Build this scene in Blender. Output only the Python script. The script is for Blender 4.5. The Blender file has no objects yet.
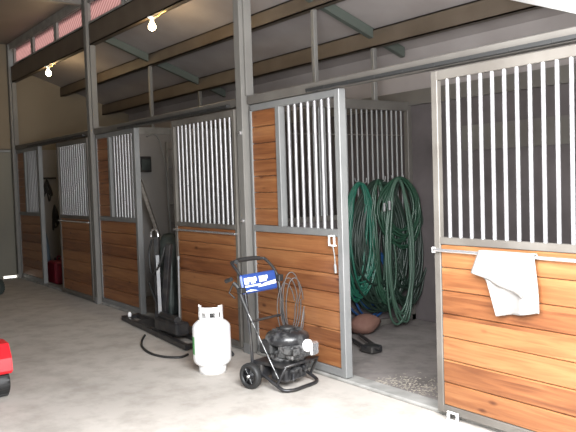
import bpy, math, random
from mathutils import Vector, Matrix
random.seed(11)
S = bpy.context.scene
COL = S.collection
PI = math.pi

# ------------------------------------------------------------ materials
def mat(name, base, rough=.6, metal=0.0, spec=.5, noise=None, bump=None, trans=None):
    """noise=(scale, second colour, lo, hi[, stretch]); bump=(scale, strength)"""
    m = bpy.data.materials.new(name); m.use_nodes = True
    nt = m.node_tree; b = nt.nodes['Principled BSDF']
    b.inputs['Base Color'].default_value = (*base, 1)
    b.inputs['Roughness'].default_value = rough
    b.inputs['Metallic'].default_value = metal
    b.inputs['Specular IOR Level'].default_value = spec
    tc = nt.nodes.new('ShaderNodeTexCoord')
    if noise:
        mp = nt.nodes.new('ShaderNodeMapping')
        if len(noise) > 4: mp.inputs['Scale'].default_value = noise[4]
        n = nt.nodes.new('ShaderNodeTexNoise'); n.inputs['Scale'].default_value = noise[0]; n.inputs['Detail'].default_value = 6
        r = nt.nodes.new('ShaderNodeValToRGB')
        r.color_ramp.elements[0].position = noise[2]; r.color_ramp.elements[1].position = noise[3]
        r.color_ramp.elements[0].color = (*base, 1); r.color_ramp.elements[1].color = (*noise[1], 1)
        nt.links.new(tc.outputs['Object'], mp.inputs[0]); nt.links.new(mp.outputs[0], n.inputs['Vector'])
        nt.links.new(n.outputs['Fac'], r.inputs[0]); nt.links.new(r.outputs[0], b.inputs['Base Color'])
    if bump:
        n2 = nt.nodes.new('ShaderNodeTexNoise'); n2.inputs['Scale'].default_value = bump[0]; n2.inputs['Detail'].default_value = 5
        bp = nt.nodes.new('ShaderNodeBump'); bp.inputs['Strength'].default_value = bump[1]
        nt.links.new(tc.outputs['Object'], n2.inputs['Vector'])
        nt.links.new(n2.outputs['Fac'], bp.inputs['Height']); nt.links.new(bp.outputs[0], b.inputs['Normal'])
    return m

def wood_mat(name, plank=.137, z0=.09):
    m = bpy.data.materials.new(name); m.use_nodes = True
    nt = m.node_tree; N = nt.nodes.new; L = nt.links.new
    b = nt.nodes['Principled BSDF']; b.inputs['Roughness'].default_value = .42
    tc = N('ShaderNodeTexCoord'); sp = N('ShaderNodeSeparateXYZ'); L(tc.outputs['Object'], sp.inputs[0])
    def M(op, a, b_=None):
        n = N('ShaderNodeMath'); n.operation = op
        for i, v in enumerate((a, b_)):
            if v is None: continue
            if isinstance(v, (int, float)): n.inputs[i].default_value = v
            else: L(v, n.inputs[i])
        return n.outputs[0]
    idx = M('FLOOR', M('DIVIDE', M('SUBTRACT', sp.outputs['Z'], z0), plank))
    wn = N('ShaderNodeTexWhiteNoise'); wn.noise_dimensions = '1D'; L(idx, wn.inputs['W'])
    cb = N('ShaderNodeCombineXYZ')
    L(M('ADD', M('MULTIPLY', sp.outputs['X'], 1.6), M('MULTIPLY', wn.outputs['Value'], 37)), cb.inputs[0])
    L(M('MULTIPLY', sp.outputs['Y'], 6), cb.inputs[1]); L(M('MULTIPLY', sp.outputs['Z'], 26), cb.inputs[2])
    g = N('ShaderNodeTexNoise'); g.inputs['Scale'].default_value = 1.3; g.inputs['Detail'].default_value = 7; g.inputs['Distortion'].default_value = .8
    L(cb.outputs[0], g.inputs['Vector'])
    mixf = M('ADD', M('MULTIPLY', g.outputs['Fac'], .75), M('MULTIPLY', wn.outputs['Value'], .28))
    r = N('ShaderNodeValToRGB'); e = r.color_ramp.elements
    e[0].position = .25; e[0].color = (.105, .034, .012, 1)
    e[1].position = .8; e[1].color = (.31, .142, .056, 1)
    c = e.new(.5); c.color = (.20, .076, .028, 1)
    L(mixf, r.inputs[0])
    # knots: elongated rings, sparse
    cb2 = N('ShaderNodeCombineXYZ')
    L(M('ADD', M('MULTIPLY', sp.outputs['X'], 3.1), M('MULTIPLY', wn.outputs['Value'], 19)), cb2.inputs[0])
    L(M('MULTIPLY', sp.outputs['Z'], 7.3), cb2.inputs[2])
    v = N('ShaderNodeTexVoronoi'); v.inputs['Scale'].default_value = 1.0; L(cb2.outputs[0], v.inputs['Vector'])
    kr = N('ShaderNodeValToRGB'); kr.color_ramp.elements[0].position = .05; kr.color_ramp.elements[1].position = .14
    kr.color_ramp.elements[0].color = (.36, .27, .25, 1); kr.color_ramp.elements[1].color = (1, 1, 1, 1)
    L(v.outputs['Distance'], kr.inputs[0])
    mx = N('ShaderNodeMix'); mx.data_type = 'RGBA'; mx.blend_type = 'MULTIPLY'; mx.inputs[0].default_value = 1
    L(r.outputs[0], mx.inputs[6]); L(kr.outputs[0], mx.inputs[7]); L(mx.outputs[2], b.inputs['Base Color'])
    bp = N('ShaderNodeBump'); bp.inputs['Strength'].default_value = .12; L(g.outputs['Fac'], bp.inputs['Height']); L(bp.outputs[0], b.inputs['Normal'])
    return m

M_ = {}
M_['wood'] = wood_mat('varnished pine')
M_['galv'] = mat('galvanised steel', (.19, .192, .19), .5, .3, noise=(3, (.24, .24, .236), .35, .7))
M_['post'] = mat('grey primed steel post', (.155, .148, .137), .55, .15, noise=(3, (.19, .182, .168), .35, .7))
M_['bar'] = mat('bright galvanised bar', (.27, .265, .27), .35, .4)
M_['header'] = mat('brown grey header paint', (.10, .09, .08), .55, .15, noise=(3, (.135, .125, .112), .3, .7))
M_['doorframe'] = mat('weathered door frame steel', (.105, .094, .082), .55, .2, noise=(4, (.15, .138, .122), .35, .7))
M_['mesh_frame'] = mat('dull steel', (.22, .215, .20), .55, .3, noise=(8, (.32, .31, .29), .3, .7))
M_['beam'] = mat('brown primed purlin', (.085, .064, .046), .55, .15, noise=(3, (.12, .093, .07), .3, .7))
M_['rafter'] = mat('dark green grey rafter', (.10, .115, .10), .5, .3)
M_['roof'] = mat('roof lining sheet', (.25, .22, .21), .6, 0, noise=(1.6, (.33, .30, .29), .3, .75), bump=(5, .35))
M_['ceil'] = mat('aisle ceiling lining', (.16, .13, .112), .6, 0, noise=(1.3, (.20, .165, .145), .3, .75), bump=(4, .3))
M_['farwall'] = mat('beige end wall sheet', (.17, .135, .09), .7, 0, noise=(.9, (.20, .16, .11), .3, .75))
M_['fardoor'] = mat('grey beige end door', (.17, .16, .13), .7, 0, noise=(1.1, (.20, .19, .155), .3, .75))
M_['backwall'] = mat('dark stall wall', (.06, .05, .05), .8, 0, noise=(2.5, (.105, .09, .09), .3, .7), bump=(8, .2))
M_['greywall'] = mat('grey stall partition sheet', (.20, .19, .18), .75, 0, noise=(1.5, (.26, .245, .235), .3, .7))
M_['outer'] = mat('aisle side wall sheet', (.28, .26, .23), .7)
M_['black'] = mat('black rubber', (.018, .018, .018), .55)
M_['blackmetal'] = mat('black painted steel', (.02, .02, .022), .38, .2, noise=(12, (.055, .05, .045), .45, .75))
M_['tarp'] = mat('black green tarp', (.018, .024, .022), .6, 0, noise=(6, (.06, .075, .07), .4, .75), bump=(9, .6))
M_['greyplank'] = mat('weathered plank', (.16, .145, .13), .8, 0, noise=(3, (.27, .245, .22), .3, .7, (1, 1, 12)))
M_['white'] = mat('white enamel', (.86, .86, .85), .3)
M_['greenlabel'] = mat('green label', (.10, .38, .12), .5)
M_['towel'] = mat('white terry cloth', (.26, .25, .24), .95, 0, .1, noise=(9, (.21, .185, .165), .5, .75), bump=(60, .4))
M_['blue'] = mat('blue placard', (.02, .055, .22), .35)
M_['lettering'] = mat('white lettering', (.9, .9, .9), .4)
M_['alu'] = mat('polished aluminium', (.75, .75, .76), .22, .85)
M_['engine'] = mat('engine casing', (.022, .022, .024), .32, .3, noise=(24, (.11, .11, .11), .48, .7))
M_['castgrey'] = mat('cast aluminium', (.20, .20, .20), .4, .6, noise=(28, (.03, .03, .03), .42, .62))
M_['teal'] = mat('teal green hose', (.010, .085, .055), .4)
M_['green'] = mat('mid green hose', (.015, .048, .028), .4)
M_['darkgreen'] = mat('dark green hose', (.010, .022, .015), .45)
M_['palegreen'] = mat('pale green hose', (.045, .088, .062), .4)
M_['bluehose'] = mat('blue hose', (.012, .045, .13), .4)
M_['greyhose'] = mat('grey pressure hose', (.055, .044, .04), .5)
M_['red'] = mat('red paint', (.62, .012, .02), .3)
M_['darkred'] = mat('dark red plastic', (.17, .008, .02), .5)
M_['bag'] = mat('brown paper sack', (.13, .06, .045), .8, 0, noise=(8, (.19, .10, .075), .3, .7), bump=(7, .5))
M_['bluegrey'] = mat('blue grey sack', (.10, .14, .18), .8, bump=(7, .5))
M_['shavings'] = mat('wood shavings', (.38, .34, .28), .9)
M_['brass'] = mat('brass fitting', (.55, .38, .12), .35, .8)
M_['threshold'] = mat('grey rubber threshold', (.20, .195, .18), .8, 0, noise=(6, (.33, .32, .30), .35, .7), bump=(20, .3))

def floor_mat(name, c1, c2, dark):
    m = mat(name, c1, .75, 0, .3, noise=(.8, c2, .3, .7), bump=(30, .06))
    nt = m.node_tree; N = nt.nodes.new; L = nt.links.new
    b = nt.nodes['Principled BSDF']; src = b.inputs['Base Color'].links[0].from_socket
    tc = N('ShaderNodeTexCoord')
    n = N('ShaderNodeTexNoise'); n.inputs['Scale'].default_value = 4.0; n.inputs['Detail'].default_value = 8; n.inputs['Roughness'].default_value = .65
    L(tc.outputs['Object'], n.inputs['Vector'])
    r = N('ShaderNodeValToRGB'); r.color_ramp.elements[0].position = .36; r.color_ramp.elements[1].position = .56
    r.color_ramp.elements[0].color = (*dark, 1); r.color_ramp.elements[1].color = (1, 1, 1, 1)
    L(n.outputs['Fac'], r.inputs[0])
    mx = N('ShaderNodeMix'); mx.data_type = 'RGBA'; mx.blend_type = 'MULTIPLY'; mx.inputs[0].default_value = 1
    L(src, mx.inputs[6]); L(r.outputs[0], mx.inputs[7])
    # a few small oil stains
    v = N('ShaderNodeTexVoronoi'); v.inputs['Scale'].default_value = .9; v.inputs['Randomness'].default_value = 1
    L(tc.outputs['Object'], v.inputs['Vector'])
    r2 = N('ShaderNodeValToRGB'); r2.color_ramp.elements[0].position = .035; r2.color_ramp.elements[1].position = .10
    r2.color_ramp.elements[0].color = (.55, .53, .52, 1); r2.color_ramp.elements[1].color = (1, 1, 1, 1)
    L(v.outputs['Distance'], r2.inputs[0])
    m2 = N('ShaderNodeMix'); m2.data_type = 'RGBA'; m2.blend_type = 'MULTIPLY'; m2.inputs[0].default_value = 1
    L(mx.outputs[2], m2.inputs[6]); L(r2.outputs[0], m2.inputs[7]); L(m2.outputs[2], b.inputs['Base Color'])
    return m
M_['floor'] = floor_mat('aisle concrete', (.40, .37, .335), (.49, .455, .415), (.80, .79, .78))
M_['stallfloor'] = floor_mat('stall mat floor', (.17, .15, .14), (.27, .245, .23), (.7, .7, .7))
M_['ground'] = mat('pale gravel yard', (.50, .48, .44), .9, 0, .2, noise=(2, (.6, .58, .53), .3, .7))

def emis(name, col, s):
    m = bpy.data.materials.new(name); m.use_nodes = True
    b = m.node_tree.nodes['Principled BSDF']
    b.inputs['Base Color'].default_value = (*col, 1); b.inputs['Emission Color'].default_value = (*col, 1); b.inputs['Emission Strength'].default_value = s
    return m
M_['bulb'] = emis('lit bulb', (1, .78, .45), 30)

def translucent(name, c1, c2, scale, tilt):
    m = bpy.data.materials.new(name); m.use_nodes = True
    nt = m.node_tree; N = nt.nodes.new; L = nt.links.new
    nt.nodes.remove(nt.nodes['Principled BSDF'])
    out = nt.nodes['Material Output']
    tr = N('ShaderNodeBsdfTranslucent'); gl = N('ShaderNodeBsdfDiffuse'); mix = N('ShaderNodeMixShader'); mix.inputs[0].default_value = .12
    tc = N('ShaderNodeTexCoord'); mp = N('ShaderNodeMapping'); mp.inputs['Rotation'].default_value = (0, tilt, 0)
    w = N('ShaderNodeTexWave'); w.inputs['Scale'].default_value = scale; w.inputs['Distortion'].default_value = .6; w.bands_direction = 'Z'
    r = N('ShaderNodeValToRGB'); r.color_ramp.elements[0].color = (*c1, 1); r.color_ramp.elements[1].color = (*c2, 1)
    L(tc.outputs['Object'], mp.inputs[0]); L(mp.outputs[0], w.inputs['Vector']); L(w.outputs['Fac'], r.inputs[0])
    L(r.outputs[0], tr.inputs[0]); L(r.outputs[0], gl.inputs[0])
    L(tr.outputs[0], mix.inputs[1]); L(gl.outputs[0], mix.inputs[2]); L(mix.outputs[0], out.inputs[0])
    return m
M_['pane'] = translucent('pink fibreglass pane', (.34, .215, .215), (.58, .44, .43), 5.5, .62)
M_['skylight'] = translucent('white fibreglass roof sheet', (.80, .82, .80), (.95, .95, .93), 9, PI / 2)

# ------------------------------------------------------------ mesh builder
class MB:
    def __init__(s): s.v, s.f, s.sm = [], [], []
    def add(s, vs, fs, smooth=False, T=None):
        o = len(s.v)
        s.v += [tuple(T @ Vector(p)) if T else tuple(p) for p in vs]
        s.f += [tuple(i + o for i in f) for f in fs]; s.sm += [smooth] * len(fs)
        return s
    def box(s, x0, x1, y0, y1, z0, z1, T=None):
        vs = [(x, y, z) for x in (x0, x1) for y in (y0, y1) for z in (z0, z1)]
        return s.add(vs, [(0, 1, 3, 2), (4, 6, 7, 5), (0, 4, 5, 1), (2, 3, 7, 6), (0, 2, 6, 4), (1, 5, 7, 3)], T=T)
    def bbox(s, x0, x1, y0, y1, z0, z1, c=.004, T=None):
        """box with chamfered edges"""
        c = min(c, (x1 - x0) * .45, (y1 - y0) * .45, (z1 - z0) * .45)
        X, Y, Z = (x0, x1), (y0, y1), (z0, z1); vs = []; idx = {}
        for i in (0, 1):
            for j in (0, 1):
                for k in (0, 1):
                    a = X[i] + (c if i == 0 else -c); b = Y[j] + (c if j == 0 else -c); d = Z[k] + (c if k == 0 else -c)
                    for ax, p in enumerate(((X[i], b, d), (a, Y[j], d), (a, b, Z[k]))):
                        idx[i, j, k, ax] = len(vs); vs.append(p)
        q = lambda *a: idx[a]
        fs = []
        for i in (0, 1):
            fs.append((q(i,0,0,0), q(i,1,0,0), q(i,1,1,0), q(i,0,1,0))[::(1 if i else -1)])
            fs.append((q(0,i,0,1), q(0,i,1,1), q(1,i,1,1), q(1,i,0,1))[::(1 if i else -1)])
            fs.append((q(0,0,i,2), q(1,0,i,2), q(1,1,i,2), q(0,1,i,2))[::(1 if i else -1)])
        for a in (0, 1):
            for b in (0, 1):
                fs.append((q(a,b,0,0), q(a,b,1,0), q(a,b,1,1), q(a,b,0,1)))
                fs.append((q(a,0,b,0), q(a,1,b,0), q(a,1,b,2), q(a,0,b,2)))
                fs.append((q(0,a,b,1), q(1,a,b,1), q(1,a,b,2), q(0,a,b,2)))
                for d in (0, 1): fs.append((q(a,b,d,0), q(a,b,d,1), q(a,b,d,2)))
        return s.add(vs, fs, T=T)
    def tube(s, pts, r, n=8, closed=False, caps=True, T=None):
        P = [Vector(p) for p in pts]; m = len(P); vs = []; fs = []
        R = r if isinstance(r, (list, tuple)) else [r] * m
        prev = None
        for i, p in enumerate(P):
            if closed: t = P[(i + 1) % m] - P[i - 1]
            else: t = P[min(i + 1, m - 1)] - P[max(i - 1, 0)]
            if t.length < 1e-9: t = Vector((0, 0, 1))
            t.normalize()
            if prev is None:
                a = Vector((0, 0, 1)) if abs(t.z) < .9 else Vector((1, 0, 0)); u = t.cross(a).normalized()
            else:
                u = prev - t * prev.dot(t)
                u = u.normalized() if u.length > 1e-6 else t.orthogonal().normalized()
            prev = u; w = t.cross(u)
            for k in range(n):
                a = 2 * PI * k / n; vs.append(p + (u * math.cos(a) + w * math.sin(a)) * R[i])
        for i in range(m if closed else m - 1):
            for k in range(n):
                a, b = i * n + k, i * n + (k + 1) % n; c, d = ((i + 1) % m) * n + (k + 1) % n, ((i + 1) % m) * n + k
                fs.append((a, b, c, d))
        s.add(vs, fs, True, T)
        if caps and not closed:
            s.add([vs[k] for k in range(n)], [tuple(range(n))[::-1]], False, T)
            s.add([vs[(m - 1) * n + k] for k in range(n)], [tuple(range(n))], False, T)
        return s
    def lathe(s, prof, n=32, T=None, smooth=True):
        """prof = [(r,z)...] about z"""
        vs = []; fs = []
        for r, z in prof:
            for k in range(n):
                a = 2 * PI * k / n; vs.append((r * math.cos(a), r * math.sin(a), z))
        for i in range(len(prof) - 1):
            for k in range(n):
                fs.append((i * n + k, i * n + (k + 1) % n, (i + 1) * n + (k + 1) % n, (i + 1) * n + k))
        return s.add(vs, fs, smooth, T)
    def build(s, name, m, parent=None, loc=None):
        me = bpy.data.meshes.new(name); me.from_pydata([tuple(v) for v in s.v], [], s.f)
        me.polygons.foreach_set('use_smooth', s.sm); me.materials.append(M_[m] if isinstance(m, str) else m)
        me.update(); o = bpy.data.objects.new(name, me); COL.objects.link(o)
        if parent: o.parent = parent
        if loc: o.location = loc
        return o

def rot(ax, a): return Matrix.Rotation(a, 4, ax)
def tr(x, y, z): return Matrix.Translation((x, y, z))
def smoothline(pts, k=6):
    P = [Vector(p) for p in pts]; out = []
    for i in range(len(P) - 1):
        a, b, c, d = P[max(i - 1, 0)], P[i], P[i + 1], P[min(i + 2, len(P) - 1)]
        for j in range(k):
            t = j / k
            out.append(.5 * ((2 * b) + (c - a) * t + (2 * a - 5 * b + 4 * c - d) * t * t + (3 * b - a - 3 * c + d) * t ** 3))
    out.append(P[-1]); return out
def tag(o, label, cat, group=None):
    o['label'] = label; o['category'] = cat
    if group: o['group'] = group
    return o
def empty(name, label, cat, loc=(0, 0, 0), rz=0, group=None):
    o = bpy.data.objects.new(name, None); COL.objects.link(o); o.location = loc; o.rotation_euler = (0, 0, rz)
    o.empty_display_size = .2
    return tag(o, label, cat, group)
def struct(o): o['kind'] = 'structure'; return o
def copy_mesh(o, parent=None, loc=None):
    c = o.copy(); COL.objects.link(c)
    if parent: c.parent = parent
    if loc: c.location = loc
    return c

# ------------------------------------------------------------ setting
L = 3.66; XE = 7.75; YB = 2.10; YR = -6.0; ZC = 3.99
roofz = lambda y: 3.615 - .36 * y
struct(MB().box(-3.75, XE, YR, -.02, -.12, 0).build('floor', 'floor'))
struct(MB().box(-3.75, XE, -.02, YB + .05, -.12, -.004).build('floor', 'stallfloor'))
struct(MB().box(XE, 30, -22, 16, -.13, -.01).build('ground', 'ground'))
struct(MB().box(-14, -3.76, -22, 16, -.13, -.01).build('ground', 'ground'))
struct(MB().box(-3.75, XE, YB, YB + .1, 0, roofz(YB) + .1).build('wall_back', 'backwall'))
struct(MB().box(-3.75, XE, -22, YR, -.13, -.01).build('ground', 'ground'))
struct(MB().box(-3.75, 2.8, YR - .1, YR, 0, ZC + .05).box(2.8, XE, YR - .1, YR, 2.9, ZC + .05).build('wall_right', 'outer'))  # unseen wall added for bounce, near bay left open to light the near door
struct(MB().box(XE, XE + .1, YR - .1, .04, 2.9, ZC + .05).box(XE, XE + .1, .04, YB + .1, 0, ZC + .05).build('wall_front', 'outer'))  # unseen wall, added over the opening to block high sky
# end wall: above the door, over the stall, and the big closed end door with a gap of daylight below it
w = MB()
w.box(-3.76, -3.66, YR, -.06, 2.2, ZC); w.box(-3.76, -3.66, YR, -3.9, 0, 2.2)
w.add([(x, y, z) for x in (-3.76, -3.66) for y, z in ((-.06, 0), (YB, 0), (YB, roofz(YB)), (-.06, ZC))],
      [(0, 1, 2, 3), (7, 6, 5, 4), (0, 3, 7, 4), (3, 2, 6, 7), (2, 1, 5, 6), (1, 0, 4, 5)])
struct(w.build('wall_far', 'farwall'))
d = struct(MB().box(-3.74, -3.69, -3.9, -.29, .0, 2.2).box(-3.74, -3.69, -.29, -.06, .045, 2.2).build('door_1', 'fardoor'))
MB().bbox(-3.69, -3.66, -3.92, -.06, 2.165, 2.215).build('top_rail', 'galv', d)
struct(MB().box(-3.66, -3.645, -.02, YB, 0, 2.2).build('wall_left', 'greywall'))
# ceilings
struct(MB().box(-3.76, XE, YR - .1, .06, ZC, ZC + .06).build('ceiling', 'ceil'))
def sheet(poly, th=.05):
    vs = [(x, y, roofz(y)) for x, y in poly] + [(x, y, roofz(y) + th) for x, y in poly]; n = len(poly)
    return vs, [tuple(range(n))[::-1], tuple(range(n, 2 * n))] + [(i, (i + 1) % n, n + (i + 1) % n, n + i) for i in range(n)]
struct(MB().add(*sheet([(-3.76, .04), (XE, .04), (XE, 2.25), (-3.76, 2.25)])).build('ceiling', 'roof'))
struct(MB().box(-3.64, XE, YB - .012, YB, 2.42, roofz(YB)).build('wall_back', 'roof'))
struct(MB().box(-3.64, XE, YB - .05, YB, 2.27, 2.42).box(4.40, XE, YB - .04, YB, 1.76, 2.0).build('trim_2', 'header'))
# clerestory: head and sill trims, mullions belong to each window
struct(MB().box(-3.66, XE, -.05, .05, 3.875, ZC).build('trim_1', 'mesh_frame'))
win = []
wx = [(-3.31, -2.36), (-2.25, -1.24), (-1.12, -.10), (.14, 1.19), (1.33, 2.38), (2.49, 3.54), (3.80, 4.82), (4.94, 5.96), (6.08, 7.12)]
for i, (a, b) in enumerate(wx):
    f = MB().box(a - .06, a, -.04, .04, 3.60, 3.88).box(b, b + .055, -.04, .04, 3.60, 3.88)
    f.box(a, b, -.04, .04, 3.60, 3.625).box(a, b, -.04, .04, 3.862, 3.88)
    o = struct(f.build('window_%d' % (i + 1), 'mesh_frame'))
    MB().box(a, b, -.005, .005, 3.625, 3.862).build('pane', 'pane', o)

# purlins
for nm, lab, y0, y1, z0, z1 in (
    ('roof_beam', 'front brown roof beam carrying the light bulbs, right under the pink panes', -.04, .04, 3.335, 3.595),
    ('roof_beam', 'second brown roof beam from the aisle, standing on the taller stub posts', .82, .90, 3.145, 3.30),
    ('roof_beam', 'third brown roof beam from the aisle, above the shorter stub posts', 1.58, 1.66, 2.84, 3.02),
    ):
    m = MB(); f = .045                                    # C section: web and two flanges
    m.box(-3.66, XE, y0, y0 + .012, z0, z1); m.box(-3.66, XE, y0, y1, z0, z0 + .012); m.box(-3.66, XE, y0, y1, z1 - .012, z1)
    m.box(-3.66, XE, y1 - .012, y1, z0, z0 + .03)
    tag(m.build(nm, 'beam'), lab, 'beam', 'brown roof beams over the stalls')

# ------------------------------------------------------------ posts
posts = [(-L, 'grey steel post in the far corner beside the closed end door'),
         (0, 'tall grey steel post between the far stall and the middle stall'),
         (L, 'tall grey steel post right behind the pressure washer')]
for x, lab in posts:
    p = empty('steel_post', lab, 'post', (x + (.065 if x < -3 else .08), 0, 0), group='tall posts of the stall row')
    MB().bbox(-.04, .055, -.08, .03, 0, 3.97).build('upright', 'post', p)
    MB().bbox(-.045, .06, -.085, -.08, .0, .09).build('foot_plate', 'galv', p)
    MB().bbox(.055, .085, -.045, .030, 2.27, 3.33).build('stiffener', 'post', p)
    if x == L:
        MB().tube([(.02, -.08, 1.95), (.02, -.10, 1.95)], .02, 10).build('bolt', 'alu', p)
        MB().tube([(.02, -.078, 1.18), (.02, -.10, 1.18)], .016, 10).build('bolt', 'alu', p)
p = empty('steel_post', 'tall grey steel post at the near end of the stall row', 'post', (2 * L, 0, 0), group='tall posts of the stall row')
MB().bbox(-.055, .055, -.04, .075, 0, 3.97).build('upright', 'post', p)

# header rails, one per bay
for k, lab in enumerate(('header rail above the far stall', 'header rail above the middle stall', 'header rail above the near stall with the hoses')):
    x = -L + k * L
    h = empty('header_rail', 'grey steel ' + lab, 'rail', (x, 0, 2.19), group='header rails over the stall fronts')
    MB().bbox(.17 if k else .16, L + (.03 if k < 2 else -.06), -.045, .03, 0, .073).build('rail', 'header', h)
    t = MB().box(1.1, L - .07, -.115, -.075, -.002, .02)
    for j in range(9): t.box(1.25 + j * .27, 1.33 + j * .27, -.12, -.115, -.004, .012)
    t.box(1.1, 1.16, -.08, -.04, .0, .018).box(3.4, 3.46, -.08, -.04, .0, .018)
    t.build('roller_track', 'black', h)

# ------------------------------------------------------------ stall fronts
barm = {}
def bar(parent, x, y, z0, z1, m='bar', r=.0135):
    key = (round(z1 - z0, 3), m, r)
    if key not in barm:
        o = MB().tube([(0, 0, 0), (0, 0, z1 - z0)], r, 10).build('bar', m); barm[key] = o
    else:
        o = barm[key].copy(); COL.objects.link(o)
    o.parent = parent; o.location = (x, y, z0)
    return o
def boards(m, x0, x1, y0, y1, z0, z1, n):
    h = (z1 - z0) / n
    for i in range(n): m.bbox(x0, x1, y0, y1, z0 + i * h + .002, z0 + (i + 1) * h - .002, .005)
    return m
def front_panel(x, lab, s0=.17):
    p = empty('stall_panel', lab, 'stall panel', (x, 0, 0), group='fixed stall front panels')
    f = MB()
    f.bbox(s0, s0 + .03, -.03, .03, .05, 2.185); f.bbox(1.335, 1.395, -.035, .03, .031, 2.185)
    f.bbox(s0 + .01, 1.34, -.03, .03, .031, .09); f.bbox(s0 + .01, 1.34, -.032, .03, 1.09, 1.145); f.bbox(s0 + .01, 1.34, -.03, .03, 2.13, 2.185)
    f.bbox(.56, .62, -.03, .03, 1.14, 2.135)
    f.build('frame', 'galv', p)
    boards(MB(), s0 + .02, 1.335, -.02, .015, .09, 1.09, 7).build('board_panel', 'wood', p)
    o = boards(MB(), s0 + .02, .56, -.02, .015, 1.145, 2.13, 7).build('upper_board_panel', 'wood', p)
    for i in range(7): bar(p, .714 + .0865 * i, 0, 1.14, 2.14)
    return p
def sliding_door(x, lab, dx=.09):
    p = empty('sliding_door', lab, 'stall door', (x + dx, 0, 0), group='sliding stall doors')
    f = MB(); y0, y1 = -.085, -.045
    f.bbox(2.345, 2.395, y0, y1, .035, 2.165); f.bbox(3.53, 3.575, y0, y1, .035, 2.165)
    f.bbox(2.39, 3.535, y0, y1, .035, .085); f.bbox(2.39, 3.535, y0, y1, 1.095, 1.14); f.bbox(2.39, 3.535, y0, y1, 2.105, 2.165)
    f.build('frame', 'doorframe', p)
    boards(MB(), 2.395, 3.53, -.078, -.052, .085, 1.095, 7).build('board_panel', 'wood', p)
    for i in range(13): bar(p, 2.462 + .0838 * i, -.065, 1.135, 2.11, r=.0125)
    h = MB().tube([(2.36, -.105, 1.06), (3.56, -.105, 1.06)], .011, 8)
    h.tube([(2.37, -.083, 1.06), (2.37, -.105, 1.06)], .008, 8).tube([(3.55, -.083, 1.06), (3.55, -.105, 1.06)], .008, 8)
    h.build('hand_rail', 'alu', p)
    return p
front_panel(-L, 'fixed front panel of the far stall, wood boards below a small barred grille', .15)
front_panel(0, 'fixed front panel of the middle stall, just right of the second tall post')
fp = front_panel(L, 'fixed pine and barred panel behind the black pressure washer')
lt = MB().bbox(1.225, 1.34, -.05, -.032, 1.09, 1.10)
ring = [(1.29 + .028 * math.cos(a) * (1.2 if abs(math.cos(a)) > .5 else 1), -.055, 1.06 + .036 * math.sin(a)) for a in [2 * PI * i / 16 for i in range(16)]]
lt = MB().tube([(1.262, -.056, 1.025), (1.262, -.056, 1.098), (1.322, -.056, 1.098), (1.322, -.056, 1.025)], .009, 8, closed=True)
lt.box(1.255, 1.33, -.05, -.042, 1.02, 1.03)
lt.build('latch_loop', 'white', fp)
MB().tube(smoothline([(1.305, -.056, 1.02), (1.318, -.052, .94), (1.322, -.054, .88), (1.325, -.052, .82)]), [.005] * 12 + [.011] * 7, 6).build('latch_chain', 'galv', fp)
sliding_door(-L, 'sliding door of the far stall with closely set bars')
d2 = sliding_door(0, 'middle sliding stall door, behind the white propane tank')
d3 = sliding_door(L, 'near sliding stall door in bright pine with the rag on its rail', 0)
MB().bbox(2.335, 2.36, -.10, -.084, 1.04, 1.075).build('door_latch', 'white', d3)

for k, (lab) in enumerate(('floor guide under the far sliding door', 'floor guide under the middle sliding door', 'white steel floor guide at the foot of the near bright door')):
    g = MB(); x = -L + k * L + 2.44
    g.bbox(x, x + .09, -.125, -.095, 0, .012); g.bbox(x, x + .018, -.11, -.096, .01, .05); g.bbox(x + .072, x + .09, -.11, -.096, .01, .05)
    g.bbox(x, x + .09, -.11, -.096, .05, .062)
    if k == 2: tag(g.build('door_guide', 'white'), lab, 'bracket')
for k, lab in enumerate(('far stall', 'middle stall', 'near stall with the hoses')):
    x = -L + k * L
    tag(MB().bbox(x + (.18 if k else .13), x + L + (.03 if k < 2 else -.06), -.042, .10, -.002, .03 if k < 2 else .026, .008).build('threshold', 'threshold'), 'grey rubber sill strip across the doorway of the ' + lab, 'threshold', 'sill strips')

# ------------------------------------------------------------ partitions, stub posts and rafters
p = empty('stall_partition', 'barred steel partition behind the coiled green hoses', 'partition', (L, 0, 0))
f = MB(); f.bbox(-.03, .03, .04, YB, 2.215, 2.31); f.bbox(-.03, .03, .04, YB, 1.12, 1.17); f.bbox(-.03, .03, 2.04, YB, 0, 2.22); f.bbox(-.03, .03, .04, YB, .0, .06)
f.bbox(-.008, .008, .05, 2.0, 1.955, 1.965)
f.build('frame', 'header', p)
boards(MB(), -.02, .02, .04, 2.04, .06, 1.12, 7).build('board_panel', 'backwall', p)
for i in range(28): bar(p, 0, .12 + .0685 * i, 1.165, 2.22, m='galv', r=.0105)
p = empty('stall_partition', 'plain grey sheet partition between the far and middle stalls', 'partition', (0, 0, 0))
MB().box(-.02, .02, .04, YB, .06, 2.22).build('sheet', 'greywall', p)
MB().bbox(-.03, .03, .04, YB, 2.215, 2.31).bbox(-.03, .03, .04, YB, 0, .06).build('frame', 'mesh_frame', p)

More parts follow.
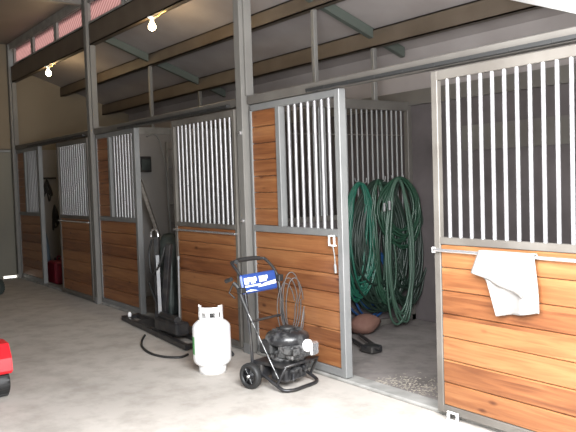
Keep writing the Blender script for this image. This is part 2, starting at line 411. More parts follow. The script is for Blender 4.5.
for x, w1, w2, r in ((0, 'taller stub post over the far and middle stall partition', 'shorter stub post over the far and middle stall partition', 'far dark rafter under the stall roof, left of the hanging bulb'),
                  (L, 'taller stub post over the barred partition, right of the tall post', 'shorter stub post over the barred partition, deeper in the near stall', 'middle dark green rafter sloping down between the near stub posts')):
    for lab, y, z in ((w1, .86, 3.145), (w2, 1.62, 2.84)):
        s_ = MB(); s_.bbox(x - .04, x + .01, y - .022, y + .022, 2.31, z); s_.bbox(x - .05, x + .02, y - .03, y + .03, 2.31, 2.317)
        tag(s_.build('stub_post', 'post'), lab, 'post', 'stub posts on the partitions')
    rr = MB(); y0, y1 = .06, 2.02; a, b = roofz(y0) - .012, roofz(y1) - .012
    vs = [(x + sx, y, z) for sx in (-.03, .03) for y, z in ((y0, a - .10), (y1, b - .10), (y1, b), (y0, a))]
    rr.add(vs, [(0, 3, 2, 1), (4, 5, 6, 7), (0, 1, 5, 4), (3, 7, 6, 2), (0, 4, 7, 3), (1, 2, 6, 5)])
    tag(rr.build('rafter', 'rafter'), r, 'rafter', 'rafters under the stall roof')
def beambox(m, a, b, w, t):
    a, b = Vector(a), Vector(b); d_ = b - a; q = d_.to_track_quat('X', 'Z').to_matrix().to_4x4()
    m.bbox(0, d_.length, -t / 2, t / 2, -w / 2, w / 2, .003, T=Matrix.Translation(a) @ q); return m
bb = beambox(MB(), (7.10, .045, 2.335), (5.27, 1.50, 3.04), .10, .07)
tag(bb.build('roof_brace', 'white'), 'white painted diagonal brace under the stall roof, at the top right corner', 'brace')
# aisle truss crossing at the second post
t = MB(); t.bbox(-.04, .05, YR, -.085, 3.86, 3.985)
tag(t.build('cross_beam', 'post'), 'grey steel beam crossing the aisle ceiling from the tall far post', 'beam')

# ------------------------------------------------------------ light bulbs
for (x, lab) in ((-1.68, 'lit bare bulb on the front roof beam, the farther one'), (1.91, 'lit bare bulb on the front roof beam, the nearer one')):
    b = empty('light_bulb', lab, 'light bulb', (x, .0, 3.335), group='bare bulbs on the front beam')
    m = MB(); m.lathe([(.0, .0), (.05, .0), (.05, -.012), (.022, -.02), (.022, -.045), (0, -.045)], 16); m.build('socket', 'white', b)
    prof = [(.0, -.147)] + [(.042 * math.sin(a), -.105 - .042 * math.cos(a)) for a in [.3, .6, .9, 1.2, 1.5, 1.8, 2.1]] + [(.018, -.055), (.016, -.045)]
    MB().lathe(prof, 16).build('globe', 'bulb', b)
    MB().tube(smoothline([(.05, .0, -.008), (.14, -.0, -.02), (.22, 0, -.004), (.34, 0, -.004)]), .006, 6).build('cable', 'brass', b)
    ld = bpy.data.lights.new('bulb_light', 'POINT'); ld.energy = 14; ld.color = (1, .72, .38); ld.shadow_soft_size = .035
    lo = bpy.data.objects.new('bulb_light', ld); COL.objects.link(lo); lo.location = (x, -.0, 3.335 - .19)

# ------------------------------------------------------------ propane tank
t = empty('propane_tank', 'white propane tank standing on the floor left of the pressure washer', 'tank', (4.08, -.62, 0))
R0 = .153
prof = [(0, .035)] + [(R0 * math.sin(a), .035 + .075 * (1 - math.cos(a))) for a in [PI / 2 * i / 6 for i in range(1, 7)]]
prof += [(R0, .13), (R0 + .0015, .245), (R0 + .0015, .255), (R0, .265), (R0, .36)] + [(R0 * math.cos(a), .36 + .085 * math.sin(a)) for a in [PI / 2 * i / 7 for i in range(1, 7)]] + [(0, .445)]
MB().lathe(prof, 40).build('body', 'white', t)
MB().lathe([(.095, .0), (.11, .0), (.11, .05), (.10, .075), (.095, .05), (.095, 0)], 32).build('foot_ring', 'white', t)
col = MB(); n = 40; zc0, zc1 = .405, .535
for k in range(n):                                    # collar: a ring with openings towards the aisle
    a0, a1 = 2 * PI * k / n, 2 * PI * (k + 1) / n
    am = math.degrees((a0 + a1) / 2) % 360
    hole = any(abs(((am - c + 180) % 360) - 180) < 11 for c in (292, 338, 20, 250))
    top = zc1 if not 60 < am < 210 else zc1 - .05
    if 8 < am < 45 or 225 < am < 235: top = zc1 + .012
    for z0, z1 in (((zc0, .450), (.492, top)) if hole else ((zc0, top),)):
        ri, ro = .091, .098
        vs = [(r * math.cos(a), r * math.sin(a), z) for a in (a0, a1) for r in (ri, ro) for z in (z0, z1)]
        col.add(vs, [(0, 1, 3, 2), (4, 6, 7, 5), (0, 4, 5, 1), (2, 3, 7, 6), (0, 2, 6, 4), (1, 5, 7, 3)])
col.build('collar', 'white', t)
v = MB().lathe([(0, .44), (.022, .44), (.022, .475), (.014, .48), (.014, .50), (0, .50)], 14)
v.tube([(0, 0, .468), (.05, -.02, .468)], .014, 10).build('valve', 'blackmetal', t)
MB().lathe([(0, .497), (.03, .497), (.034, .503), (.034, .515), (.03, .52), (0, .52)], 14).build('valve_knob', 'black', t)
lab_ = MB(); vs = []; a_ = [math.radians(241 + 4.5 * i) for i in range(7)]
for z in (.16, .30): vs += [((R0 + .002) * math.cos(a), (R0 + .002) * math.sin(a), z) for a in a_]
lab_.add(vs, [(i, i + 1, i + 8, i + 7) for i in range(6)], True)
lab_.build('sticker', 'greenlabel', t)

# ------------------------------------------------------------ towel over the near door's rail
def towel():
    m = MB(); ny, nx = 34, 26
    def pt(u, v):                                     # u across 0..1, v along cloth 0..1 front hem .. over rail .. back
        x = 6.385 + u * .40
        return x
    vs = []
    L_front = lambda u: .10 + .0 * u
    for j in range(ny):
        for i in range(nx):
            u = i / (nx - 1); v = j / (ny - 1)
            top = 1.078
            # front hem: short on the left corner, long on the right
            ln = .125 + (.245 * min(1, max(0, (u - .30) / .06)) - .08 * (u - .3) if u > .30 else .05 * u / .3)
            if v < .8:
                q = 1 - v / .8; z = top - ln * q
                y = -.121 - .02 * math.sin(u * 17 + q * 2) * q - .01 * math.sin(u * 7 + 1) * q - .004
                xs = 6.40 + u * .36 - .05 * q * (1 - u) * (1 if u < .33 else .0) - .015 * q * math.sin(u * 5) + (.02 * q if u > .6 else 0)
            else:
                q = (v - .8) / .2; z = top + .008 - .10 * q * q; a = q * PI
                y = -.121 + .028 * min(1, q * 1.5)
                z = top + .006 * math.sin(a) - .01 * q
                xs = 6.40 + u * .36
            vs.append((xs, y, z))
    fs = [(j * nx + i, j * nx + i + 1, (j + 1) * nx + i + 1, (j + 1) * nx + i) for j in range(ny - 1) for i in range(nx - 1)]
    m.add(vs, fs, True)
    # folded over flap lying on top, its lower edge slanting down to the right
    vs = []; n1, n2 = 24, 14
    for j in range(n2):
        for i in range(n1):
            u = i / (n1 - 1); q = j / (n2 - 1)
            ln = .135 + .11 * u ** 1.1
            w_ = .40 - .0 * u
            xs = 6.402 + u * (.30 + .05 * (1 - q)) - .05 * q * (1 - u)
            vs.append((xs, -.142 - .008 * math.sin(u * 13 + q) * q - .006 * q, 1.084 - ln * q))
    m.add(vs, [(j * n1 + i, j * n1 + i + 1, (j + 1) * n1 + i + 1, (j + 1) * n1 + i) for j in range(n2 - 1) for i in range(n1 - 1)], True)
    o = m.build('rag', 'towel')
    s_ = o.modifiers.new('thick', 'SOLIDIFY'); s_.thickness = .006; s_.offset = 0
    return o
tag(towel(), 'crumpled white rag draped over the hand rail of the near bright door', 'rag')

# ------------------------------------------------------------ pressure washer
W = empty('pressure_washer', 'black wheeled pressure washer with a blue placard on its handle', 'pressure washer', (4.64, -.42, 0), math.radians(13))
def wheel(y, s):
    T = tr(0, y, .095) @ rot('X', PI / 2)
    m = MB().lathe([(.062, -.026), (.088, -.026), (.095, -.018), (.097, 0), (.095, .018), (.088, .026), (.062, .026), (.062, -.026)], 32, T=T)
    o = m.build('wheel', 'black', W)
    h = MB().lathe([(0, -.024), (.016, -.024), (.02, -.012), (.062, -.016), (.062, .016), (.02, .012), (.016, .024), (0, .024)], 24, T=T)
    for k in range(6):
        a = k * PI / 3; h.tube([(.02 * math.cos(a), .02 * math.sin(a), -.02 * s), (.06 * math.cos(a), .06 * math.sin(a), -.02 * s)], .005, 6, T=T)
    h.build('hub', 'engine', o)
    MB().lathe([(0, -.034), (.010, -.034), (.012, -.024), (.012, .034), (0, .034)], 12, T=T).build('axle_cap', 'alu', o)
wheel(-.235, -1); wheel(.235, 1)
MB().tube([(0, -.26, .095), (0, .26, .095)], .008, 8).build('axle', 'alu', W)
# chassis: U tube running out to the front foot
c = MB().tube(smoothline([(-.02, -.19, .13), (.10, -.19, .10), (.20, -.19, .055), (.28, -.185, .022), (.325, -.12, .018), (.33, 0, .018), (.325, .12, .018), (.28, .185, .022), (.20, .19, .055), (.10, .19, .10), (-.02, .19, .13)], 5), .013, 8)
c.tube([(.22, -.185, .05), (.30, -.18, .19), (.30, .18, .19), (.22, .185, .05)], .011, 8)
c.bbox(-.02, .30, -.19, .19, .175, .20, .006); c.bbox(-.03, .08, -.20, .20, .08, .18, .01)
c.build('chassis', 'blackmetal', W)
# handle
h = MB().tube(smoothline([(-.02, -.19, .13), (-.03, -.19, .35), (-.06, -.19, .62), (-.10, -.19, .80), (-.20, -.185, .90), (-.23, -.15, .915), (-.235, 0, .925), (-.23, .15, .915), (-.20, .185, .90), (-.10, .19, .80), (-.06, .19, .62), (-.03, .19, .35), (-.02, .19, .13)], 5), .0125, 8)
h.tube([(-.045, -.19, .48), (-.045, .19, .48)], .010, 8)
h.build('handle', 'blackmetal', W)
g = MB().tube(smoothline([(-.205, -.14, .914), (-.236, -.08, .922), (-.236, .08, .922), (-.23, .14, .915)]), .018, 10).build('grip', 'black', W)
# placard
T = tr(-.085, 0, .755) @ rot('Y', math.radians(-12))
pl = MB().bbox(-.012, .012, -.215, .165, -.07, .075, .01, T=T).build('placard', 'blue', W)
tx = MB()
for k, (y0, hh, cut) in enumerate(((-.190, .050, 0), (-.155, .050, 1), (-.120, .048, 2), (-.085, .048, 1), (-.030, .046, 0), (.004, .046, 2), (.038, .044, 1))):
    z0 = -.002 + k * .0008
    tx.box(.012, .0145, y0, y0 + .010, z0, z0 + hh, T=T)
    tx.box(.012, .0145, y0 + .018, y0 + .028, z0 + (.02 if cut == 1 else 0), z0 + hh, T=T)
    tx.box(.012, .0145, y0, y0 + .028, z0 + hh - .011, z0 + hh, T=T)
    tx.box(.012, .0145, y0, y0 + .028, z0 + (.016 if cut else 0), z0 + (.027 if cut else .011), T=T)
tx.box(.012, .014, -.19, -.02, -.022, -.010, T=T)
tx.add([(.0135, -.06, -.035), (.0135, .15, -.028), (.0135, .15, .002), (.0135, .02, -.012)], [(0, 1, 2, 3)], T=T)
tx.add([(.0135, -.20, -.055), (.0135, -.06, -.058), (.0135, -.14, -.042)], [(0, 1, 2)], T=T)
tx.build('lettering', 'lettering', pl)
# engine
e = MB(); T = tr(.165, .0, .20)
e.lathe([(.0, 0), (.13, 0), (.135, .02), (.125, .06), (.12, .075), (0, .075)], 28, T=T)
e.bbox(.02, .17, -.14, .12, .03, .13, .012, T=T)
eng = e.build('engine', 'castgrey', W)
e = MB().lathe([(.155, .12), (.165, .13), (.165, .165), (.155, .19), (.12, .21), (.06, .222), (0, .224)], 32, T=T); e.lathe([(0, .12), (.155, .12)], 32, T=T)
sh = e.build('shroud', 'engine', eng)
e = MB().lathe([(.055, .222), (.06, .236), (.05, .242), (0, .244)], 20, T=T)
for k in range(10):
    a = k * PI / 5; e.box(.07, .11, -.004, .004, .215, .224, T=T @ rot('Z', a))
e.build('starter_cover', 'black', eng)
e = MB()
for k in range(6): e.box(.08, .19, -.13, -.06, .045 + k * .013, .051 + k * .013, T=T)
e.bbox(.10, .20, -.16, -.09, .07, .12, .008, T=T)
e.build('cylinder_fins', 'castgrey', eng)
MB().bbox(-.15, -.02, -.16, -.06, .05, .15, .015, T=T).build('fuel_tank', 'black', eng)
MB().lathe([(0, 0), (.042, 0), (.046, .006), (.046, .03), (.03, .04), (0, .04)], 20, T=tr(.325, .02, .315) @ rot('Y', PI / 2)).build('filter_cover', 'white', eng)
MB().bbox(.10, .19, .05, .14, .03, .13, .012, T=T).build('muffler', 'alu', eng)
pm = MB().bbox(.09, .25, -.12, .12, .05, .172, .015); pm.tube([(.24, -.06, .14), (.29, -.06, .13)], .022, 12).tube([(.24, .0, .14), (.285, .0, .13)], .018, 12).tube([(.24, .06, .14), (.29, .06, .13)], .022, 12)
pm.tube([(.27, -.06, .12), (.29, -.09, .07)], .014, 10)
pm.build('pump', 'engine', W)
# small side brackets carrying the gun
MB().bbox(-.10, -.05, -.25, -.20, .70, .74).build('bracket', 'black', W)
MB().bbox(-.10, -.05, .17, .22, .74, .79).build('bracket', 'black', W)
# lance and trigger gun lying diagonally against the left side
sg = MB().tube(smoothline([(-.13, -.25, .775), (-.10, -.235, .74), (-.07, -.225, .66), (-.02, -.215, .55)]), [.016] * 10 + [.014] * 9, 8)
sg.tube([(-.16, -.24, .80), (-.22, -.24, .78)], .016, 8).tube([(-.14, -.25, .76), (-.17, -.26, .70), (-.12, -.25, .66)], .006, 6)
ga = sg.build('spray_gun', 'black', W)
MB().tube([(-.02, -.215, .55), (.02, -.212, .48), (.25, -.205, .105)], .0058, 8).build('lance', 'castgrey', ga)
# pressure hose looped on the right side of the handle
hp = []
for k in range(4):
    r1, dz = .115 + .012 * k, .03 * (k % 3)
    for i in range(26):
        a = 2 * PI * i / 26 + .3
        hp.append((-.02 + .02 * k + .04 * math.cos(a), .205 + .012 * k + .06 * math.cos(a), .52 + dz + (.20 + .015 * k) * math.sin(a)))
hp += [(.10, .21, .30), (.20, .19, .22), (.28, .12, .15)]
MB().tube(hp, .0055, 6).build('pressure_hose', 'greyhose', W)

# ------------------------------------------------------------ hoses in the near stall
def coil(name, m, lab, cy, top, w, h, n, x=3.78, r=.011, spread=.03, lean=0, seed=0, group='coiled hoses on the partition', tail=None, ring=True):
    rnd = random.Random(seed); P = []
    for k in range(n):
        dw, dh, dx, dy = rnd.uniform(-.5, .5) * spread * 2, rnd.uniform(-.6, 1) * spread * 2.2, rnd.uniform(-.02, .04), rnd.uniform(-1, 1) * spread
        for i in range(28):
            a = 2 * PI * i / 28 + PI / 2; s_ = (1 - math.sin(a)) / 2            # 0 at the hook, 1 at the bottom
            wy = (w + dw) * math.cos(a) * (.84 + .16 * min(1, s_ * 2.2)) * (1 + .05 * s_)
            P.append((x + dx * s_ + .012 * math.sin(3 * a + k), cy + dy * s_ + lean * s_ + wy, top - (h + dh) * s_ + .01 * math.sin(2 * a + k)))
    if tail: P += tail
    o = MB().tube(smoothline(P, 2), r, 6).build(name, m); tag(o, lab, 'hose', group); return o
def hook(y, z, lab):
    o = MB().tube(smoothline([(L + .012, y, z + .035), (L + .03, y, z + .0), (L + .10, y, z - .014), (L + .175, y, z - .01), (L + .185, y, z + .035)], 5), .006, 6).build('hose_hook', 'galv'); tag(o, lab, 'hook', 'hose hooks')
hook(1.30, 1.49, 'steel hook holding the teal hose on the barred partition')
hook(1.55, 1.50, 'steel hook holding the dark hose, between the other two hooks')
hook(1.80, 1.51, 'steel hook holding the green hose nearest the back wall')
coil('garden_hose', 'teal', 'bright teal green hose bundle hanging leftmost in the near stall', 1.24, 1.47, .15, 1.02, 13, x=3.81, spread=.055, lean=-.06, seed=2, r=.012)
coil('garden_hose', 'darkgreen', 'darkest green hose bundle, hanging behind the others in the near stall', 1.50, 1.49, .30, 1.12, 26, x=3.80, spread=.09, lean=.0, seed=5, r=.012)
coil('garden_hose', 'green', 'mid green hose in short wide loops, upper right of the bunch', 1.74, 1.51, .26, .60, 9, x=3.85, spread=.07, seed=9, r=.012)
coil('garden_hose', 'palegreen', 'pale green hose in long loops hanging nearly to the stall floor', 1.69, 1.50, .20, 1.38, 5, x=3.88, spread=.06, lean=-.02, seed=14, r=.012)
coil('garden_hose', 'green', 'mid green hose in narrow long loops, between the teal bundle and the pale loops', 1.47, 1.49, .12, 1.15, 8, x=3.82, spread=.06, lean=.03, seed=18, r=.012)
coil('garden_hose', 'darkgreen', 'dark green hose with long loops at the right edge of the bunch', 1.82, 1.50, .24, 1.20, 18, x=3.80, spread=.09, lean=.0, seed=21, r=.012)
coil('garden_hose', 'bluehose', 'blue hose looped low behind the green hoses', 1.42, .80, .27, .58, 8, x=3.75, spread=.06, seed=31, r=.012)
o = MB().tube(smoothline([(3.96, 1.42, 1.27), (3.97, 1.41, 1.19)]), .014, 8).tube([(3.96, 1.49, 1.29), (3.97, 1.48, 1.20)], .014, 8).build('hose_coupling', 'galv'); tag(o, 'pair of pale hose ends hanging in the middle of the bunch', 'hose end')
# debris around the hoses
o = MB(); rnd = random.Random(4); vs = []
for j in range(9):
    for i in range(16):
        a = 2 * PI * i / 16; q = j / 8 * PI
        k = 1 + .12 * math.sin(3 * a + j) + rnd.uniform(-.04, .04)
        vs.append((3.87 + .11 * math.sin(q) * math.cos(a) * k, 1.20 + .18 * math.sin(q) * math.sin(a) * k, .10 - .10 * math.cos(q)))
o.add(vs, [(j * 16 + i, j * 16 + (i + 1) % 16, (j + 1) * 16 + (i + 1) % 16, (j + 1) * 16 + i) for j in range(8) for i in range(16)], True)
tag(o.build('paper_sack', 'bag'), 'slumped reddish brown sack on the floor below the teal hose', 'sack')
o = MB()
o.tube([(4.02, 1.0, .05), (4.50, .78, .045)], .016, 6).tube([(4.02, .88, .035), (4.48, .70, .035)], .016, 6).bbox(4.40, 4.56, .67, .80, .01, .07, .01)
o.tube([(4.44, .69, .06), (4.60, .72, .06)], .014, 6)
tag(o.build('drawbar', 'blackmetal'), 'black forked steel drawbar lying just inside the near stall doorway', 'tool')
sh = MB(); rnd = random.Random(8)
for i in range(420):
    x, y = rnd.gauss(5.45, .22), rnd.gauss(.26, .12)
    if y < .12 or x > 5.93 or x < 5.12: continue
    a = rnd.uniform(0, PI); l_, w_ = rnd.uniform(.004, .013), rnd.uniform(.0015, .004); z = rnd.uniform(-.003, .006)
    T = tr(x, y, z) @ rot('Z', a) @ rot('X', rnd.uniform(-.3, .3)); sh.box(-l_, l_, -w_, w_, -.0006, .0006, T=T)
o = sh.build('wood_shavings', 'shavings'); tag(o, 'pale wood shavings scattered inside the near stall doorway', 'shavings'); o['kind'] = 'stuff'

# ------------------------------------------------------------ middle stall clutter
def lump(name, m, lab, cat, c, s, seed, sag=.2, yaw=0):
    rnd = random.Random(seed); vs = []; A_, Bn = 20, 14; ph = [rnd.uniform(0, 6) for _ in range(4)]
    T = tr(*c) @ rot('Z', yaw)
    for j in range(Bn + 1):
        q = PI * j / Bn
        for i in range(A_):
            a = 2 * PI * i / A_
            k = 1 + .14 * math.sin(3 * a + ph[0] + q * 2) + .08 * math.sin(5 * a + ph[1] - q * 3) + rnd.uniform(-.03, .03)
            zz = -math.cos(q); rr = math.sin(q) ** .6 * (1 + sag * (-zz))
            vs.append((s[0] * rr * math.cos(a) * k, s[1] * rr * math.sin(a) * k, s[2] * (zz + 1)))
    mb = MB().add(vs, [(j * A_ + i, j * A_ + (i + 1) % A_, (j + 1) * A_ + (i + 1) % A_, (j + 1) * A_ + i) for j in range(Bn) for i in range(A_)], True, T)
    return tag(mb.build(name, m), lab, cat)
tag(beambox(MB(), (.52, .40, 1.60), (.75, .80, .02), .04, .13).build('plank', 'greyplank'), 'weathered grey plank leaning to the right in the middle stall doorway', 'plank')
tag(beambox(MB(), (1.15, .62, 1.30), (1.62, .66, .02), .035, .10).build('plank', 'greyplank'), 'second grey plank leaning lower and farther right in the middle stall', 'plank')
b_ = empty('wall_box', 'small dark box on the grey partition of the middle stall', 'box', (.02, .68, 1.70))
MB().bbox(0, .10, -.085, .085, 0, .21, .01).build('case', 'blackmetal', b_); MB().bbox(.10, .108, -.06, .06, .03, .17, .003).build('cover', 'tarp', b_)
ld = empty('ladder', 'dull metal ladder standing behind the middle sliding door', 'ladder', (.30, 0, 0))
for y in (.91, 1.28):
    MB().bbox(-.02, .02, y - .012, y + .012, 0, 2.1).build('rail', 'mesh_frame', ld)
for z in (.22, .48, .74, 1.0, 1.26, 1.51, 1.76, 2.0): MB().tube([(0, .91, z), (0, 1.28, z)], .013, 8).build('rung', 'galv', ld)
o = MB().tube(smoothline([(.36, .60, 2.16), (.36, .70, 2.19), (.36, .77, 2.12), (.36, .82, 1.95), (.36, .86, 1.7), (.36, .87, 1.3), (.38, .88, .9), (.40, .85, .3), (.40, .83, .02)]), .010, 8).build('conduit_cable', 'galv'); tag(o, 'pale cable arching down beside the ladder in the middle stall', 'cable')
o = MB().tube(smoothline([(2.015, -.16, .965), (2.02, -.16, 1.01), (2.05, -.16, 1.04), (2.11, -.16, 1.05), (2.17, -.16, 1.03), (2.185, -.16, .97), (2.185, -.16, .85), (2.18, -.16, .5), (2.17, -.17, .085)]), .011, 8).build('hooked_pipe', 'alu'); tag(o, 'shiny silver pipe with a hooked top standing in the middle doorway', 'pipe')
o = MB().tube([(2.545, -.115, .75), (2.555, -.135, .07)], [.010, .010], 8).tube([(2.544, -.115, .75), (2.543, -.114, .79)], .017, 8).build('pale_rod', 'galv'); tag(o, 'thin pale rod leaning against the edge of the middle sliding door', 'rod')
# the black machine: a low long base with upright arms and a dark sack
mach = empty('boom_stand', 'black steel boom stand with upright arms on a long flat base', 'machine', (0, 0, 0))
f = MB(); beambox(f, (1.45, -.28, .035), (3.30, -.44, .035), .05, .045); beambox(f, (1.42, -.10, .035), (3.30, -.215, .035), .05, .045)
for x, y0, y1 in ((1.47, -.30, -.08), (2.10, -.35, -.12), (2.7, -.40, -.17), (3.27, -.45, -.20)): beambox(f, (x, y0, .035), (x, y1, .035), .04, .05)
f.bbox(1.95, 2.55, -.37, -.17, .06, .08, .005)
f.build('base', 'blackmetal', mach)
f = MB(); beambox(f, (2.28, -.24, .07), (2.24, -.20, .98), .06, .05); f.build('arm', 'blackmetal', mach)
f = MB(); beambox(f, (2.40, -.24, .07), (2.50, -.19, .92), .06, .05); f.build('arm', 'blackmetal', mach)
f = MB(); beambox(f, (2.46, -.30, .07), (2.34, -.25, .80), .04, .04); beambox(f, (2.25, -.22, .55), (2.46, -.21, .55), .04, .04); beambox(f, (2.26, -.23, .30), (2.43, -.23, .32), .04, .04); f.build('strut', 'blackmetal', mach)
f = MB(); f.bbox(2.45, 2.95, -.37, -.22, .06, .19, .02); f.tube([(2.5, -.30, .21), (2.9, -.33, .21)], .035, 12); f.build('motor', 'blackmetal', mach)
f = MB(); f.lathe([(0, 0), (.02, 0), (.02, .03), (.012, .05), (0, .05)], 12, T=tr(1.56, -.25, .058)); f.build('end_knob', 'white', mach)
f = MB(); f.tube(smoothline([(2.22, -.25, .95), (2.16, -.26, .80), (2.26, -.28, .6), (2.44, -.27, .72), (2.5, -.24, .9)]), .012, 6).tube(smoothline([(2.1, -.25, .5), (2.3, -.28, .35), (2.45, -.28, .2)]), .012, 6); f.build('cable', 'black', mach)
lump('tarp_bundle', 'tarp', 'dark crumpled tarpaulin bundle slumped inside the middle stall doorway', 'tarp', (1.45, .33, -.004), (.24, .17, .48), 3)
cv = lump('wedged_sack', 'tarp', 'x', 'x', (2.36, -.155, .085), (.10, .035, .37), 7, sag=.05)  # feed sack wedged against the arms, grouped as part of the stand
del cv['label']; del cv['category']; cv.parent = mach
lump('canvas_roll', 'greyplank', 'tall grey canvas roll standing behind the dark tarpaulin bundle', 'canvas roll', (1.98, .62, -.004), (.15, .13, .50), 23, sag=.05)
lump('tarp_bundle', 'tarp', 'smaller dark tarpaulin heap by the left jamb of the middle stall', 'tarp', (1.05, .75, -.004), (.22, .2, .25), 12)
tag(MB().tube(smoothline([(2.42, -.46, .012), (2.66, -.60, .012), (2.9, -.70, .012), (3.16, -.75, .012), (3.38, -.72, .012), (3.50, -.62, .012), (3.46, -.52, .012)], 8), .011, 8).build('rubber_hose', 'black'), 'black rubber hose looping on the concrete in front of the boom stand', 'hose')
tag(MB().tube(smoothline([(3.40, -.17, .018), (3.52, -.19, .018), (3.64, -.20, .018), (3.76, -.24, .018)], 6), .017, 8).build('rubber_hose', 'black'), 'short black rubber hose behind and to the right of the propane tank', 'hose')

# ------------------------------------------------------------ far stall clutter
c = empty('fuel_can', 'dark red fuel can on the floor in the far stall doorway', 'can', (-2.35, .26, 0))
MB().bbox(-.24, .16, -.14, .14, 0, .36, .03).build('body', 'darkred', c); MB().tube(smoothline([(-.15, 0, .35), (-.12, 0, .42), (.04, 0, .42), (.07, 0, .35)]), .014, 8).build('handle', 'darkred', c)
MB().lathe([(0, .36), (.035, .36), (.035, .40), (0, .40)], 14, T=tr(-.19, 0, 0)).build('cap', 'black', c)
lump('feed_sack', 'bluegrey', 'blue grey sack standing in the far stall left of the red can', 'sack', (-3.05, .20, -.004), (.15, .12, .42), 17, sag=.1)
for i, (y, z, h_, lab) in enumerate(((.50, 1.30, .52, 'dark halter hanging high on the wall of the far stall'), (.62, .78, .60, 'bundle of dark straps hanging lower on the far stall wall'))):
    k = MB(); rnd = random.Random(40 + i)
    for j in range(6):
        o1, o2 = rnd.uniform(-.07, .07), rnd.uniform(-.05, .05)
        k.tube(smoothline([(-3.632, y, z + h_ * .75), (-3.62 + .02 * j / 6, y + o1, z + h_ * .4), (-3.632, y + o1 + o2, z + .05 * j), (-3.634, y + o2 * 1.5, z + h_ * .3), (-3.634, y, z + h_ * .75)], 5), .014, 6)
    tag(k.build('tack_straps', 'black'), lab, 'tack')
tag(MB().tube([(-3.645, .42, 1.70), (-3.55, .42, 1.70)], .008, 8).tube([(-3.56, .38, 1.70), (-3.56, .64, 1.70)], .018, 8).build('tack_rack', 'blackmetal'), 'short black rack bar fixed to the far stall wall', 'rack')

# ------------------------------------------------------------ riding mower at the left edge (only its tail shows) and tyre beyond
R = empty('riding_mower', 'red riding mower whose rear fender and ribbed tyre show at the left edge', 'mower', (3.50, -2.35, -.0))
def tyre(m, T, R1, wd, n=40):
    pr = [(R1 * .55, -wd * .45), (R1 * .8, -wd * .5), (R1 * .95, -wd * .42), (R1, -wd * .25), (R1, wd * .25), (R1 * .95, wd * .42), (R1 * .8, wd * .5), (R1 * .55, wd * .45), (R1 * .55, -wd * .45)]
    m.lathe(pr, n, T=T)
    for k in range(n // 2):
        m.box(R1 - .004, R1 + .004, -.006, .006, -wd * .40, wd * .40, T=T @ rot('Z', 2 * PI * k / (n // 2)))
for y in (.205, -.50):
    m = MB(); T = tr(.12, y, .105) @ rot('X', PI / 2); tyre(m, T, .10, .10)
    o = m.build('wheel', 'black', R); MB().lathe([(0, -.03), (.054, -.03), (.054, .03), (0, .03)], 20, T=T).build('rim', 'white', o)
for x in (-1.0,):
    for y in (.18, -.48):
        m = MB(); T = tr(x, y, .10) @ rot('X', PI / 2); tyre(m, T, .095, .08); m.build('wheel', 'black', R)
m = MB(); prof = [(-.18, .22), (-.10, .36), (.0, .40), (.16, .395), (.235, .30), (.25, .21)]
vs = [(x, y, z) for y in (-.58, .265) for x, z in prof] + [(x * .96, y, z - .02) for y in (-.57, .255) for x, z in prof]
n = len(prof)
m.add(vs, [(i, i + 1, n + i + 1, n + i) for i in range(n - 1)] + [(2 * n + i, 3 * n + i, 3 * n + i + 1, 2 * n + i + 1) for i in range(n - 1)] + [(n + i, n + i + 1, 3 * n + i + 1, 3 * n + i) for i in range(n - 1)] + [(i, 2 * n + i, 2 * n + i + 1, i + 1) for i in range(n - 1)] + [(0, n, 3 * n, 2 * n), (n - 1, 3 * n - 1, 4 * n - 1, 2 * n - 1)], False)
m.build('fender', 'red', R)
MB().bbox(-1.25, -.35, -.36, .06, .20, .58, .05).build('hood', 'red', R)
MB().bbox(-.95, .1, -.34, .04, .12, .24, .02).build('frame', 'blackmetal', R)
MB().bbox(-.10, .14, -.34, .06, .41, .48, .03).bbox(.10, .17, -.34, .06, .46, .76, .03).build('seat', 'black', R)
s_ = MB().tube([(-.42, -.15, .55), (-.30, -.15, .78)], .015, 8); s_.tube([(-.30 + .12 * math.cos(a) * .5, -.15 + .16 * math.sin(a), .78 + .12 * math.cos(a) * .4) for a in [2 * PI * i / 20 for i in range(20)]], .012, 8, closed=True); s_.build('steering_wheel', 'black', R)
MB().bbox(.12, .17, .21, .267, .27, .35, .004).build('tail_lamp', 'black', R)
m = MB(); tyre(m, tr(-1.84, -.83, .11) @ rot('Z', .35) @ rot('X', PI / 2), .11, .10); o = m.build('spare_tyre', 'tarp'); tag(o, 'dark tyre standing on the floor far back at the left edge', 'tyre')

# ------------------------------------------------------------ light
wd = bpy.data.worlds.new('World'); S.world = wd; wd.use_nodes = True
nt = wd.node_tree; bg = nt.nodes['Background']
sky = nt.nodes.new('ShaderNodeTexSky'); sky.sky_type = 'HOSEK_WILKIE'; sky.turbidity = 6; sky.sun_direction = Vector((-.02, .62, .78)).normalized(); sky.ground_albedo = .4
mixw = nt.nodes.new('ShaderNodeMix'); mixw.data_type = 'RGBA'; mixw.inputs[0].default_value = .85
nt.links.new(sky.outputs[0], mixw.inputs[6]); mixw.inputs[7].default_value = (.90, .95, 1.0, 1)
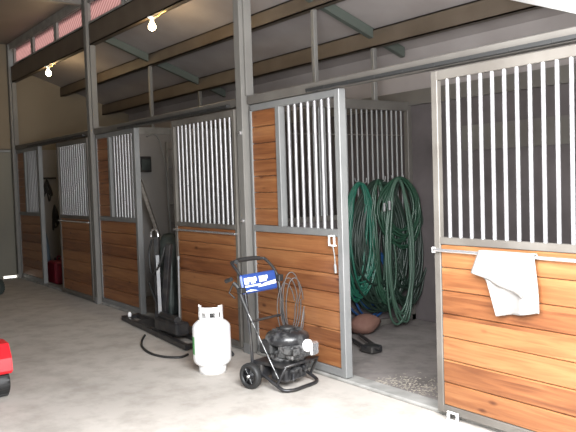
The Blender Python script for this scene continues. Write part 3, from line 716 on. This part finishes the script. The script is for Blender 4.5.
# unseen horizon band darkened to dim the far end, bright sky above
tcw = nt.nodes.new('ShaderNodeTexCoord'); spw = nt.nodes.new('ShaderNodeSeparateXYZ'); rw = nt.nodes.new('ShaderNodeValToRGB')
rw.color_ramp.elements[0].position = .12; rw.color_ramp.elements[0].color = (.045, .055, .04, 1); rw.color_ramp.elements[1].position = .30
nt.links.new(tcw.outputs['Generated'], spw.inputs[0]); nt.links.new(spw.outputs['Z'], rw.inputs[0])
mx2 = nt.nodes.new('ShaderNodeMix'); mx2.data_type = 'RGBA'; mx2.blend_type = 'MULTIPLY'; mx2.inputs[0].default_value = 1
nt.links.new(mixw.outputs[2], mx2.inputs[6]); nt.links.new(rw.outputs[0], mx2.inputs[7])
nt.links.new(mx2.outputs[2], bg.inputs[0]); bg.inputs[1].default_value = 3.6
sd = bpy.data.lights.new('sun', 'SUN'); sd.energy = 10; sd.angle = .02; sd.color = (1, .95, .86)
so = bpy.data.objects.new('sun', sd); COL.objects.link(so); so.location = (-6, 8, 12)
so.rotation_euler = Vector((-.02, .62, .78)).to_track_quat('Z', 'Y').to_euler()
# added fill lamp standing in for end daylight, aimed at the near door
al = bpy.data.lights.new('near_door_fill', 'AREA'); al.shape = 'RECTANGLE'; al.size = 2.0; al.size_y = 1.5; al.energy = 440; al.color = (.97, .98, 1)
ao = bpy.data.objects.new('near_door_fill', al); COL.objects.link(ao); ao.location = (XE - .05, -1.75, 1.9)
ao.rotation_euler = Vector((.60, -.62, .50)).to_track_quat('Z', 'Y').to_euler()

# ------------------------------------------------------------ camera
f_, yaw, pitch, roll = 720, .95, -.0481, -.0317
cd = bpy.data.cameras.new('camera'); cd.sensor_width = 36; cd.lens = f_ / 576 * 36; cd.clip_start = .05; cd.clip_end = 200
co = bpy.data.objects.new('camera', cd); COL.objects.link(co)
fw = Vector((-math.sin(yaw) * math.cos(pitch), math.cos(yaw) * math.cos(pitch), math.sin(pitch)))
rt = fw.cross(Vector((0, 0, 1))).normalized(); up = rt.cross(fw)
c_, s_ = math.cos(roll), math.sin(roll)
Rt, Up = rt * c_ + up * s_, up * c_ - rt * s_
co.matrix_world = Matrix.Translation((9.1341, -3.4405, 1.5151)) @ Matrix((Rt, Up, -fw)).transposed().to_4x4()
S.camera = co
S.view_settings.view_transform = 'Standard'; S.view_settings.look = 'None'; S.view_settings.gamma = 1; S.view_settings.use_curve_mapping = False
S.view_settings.exposure = 0.0
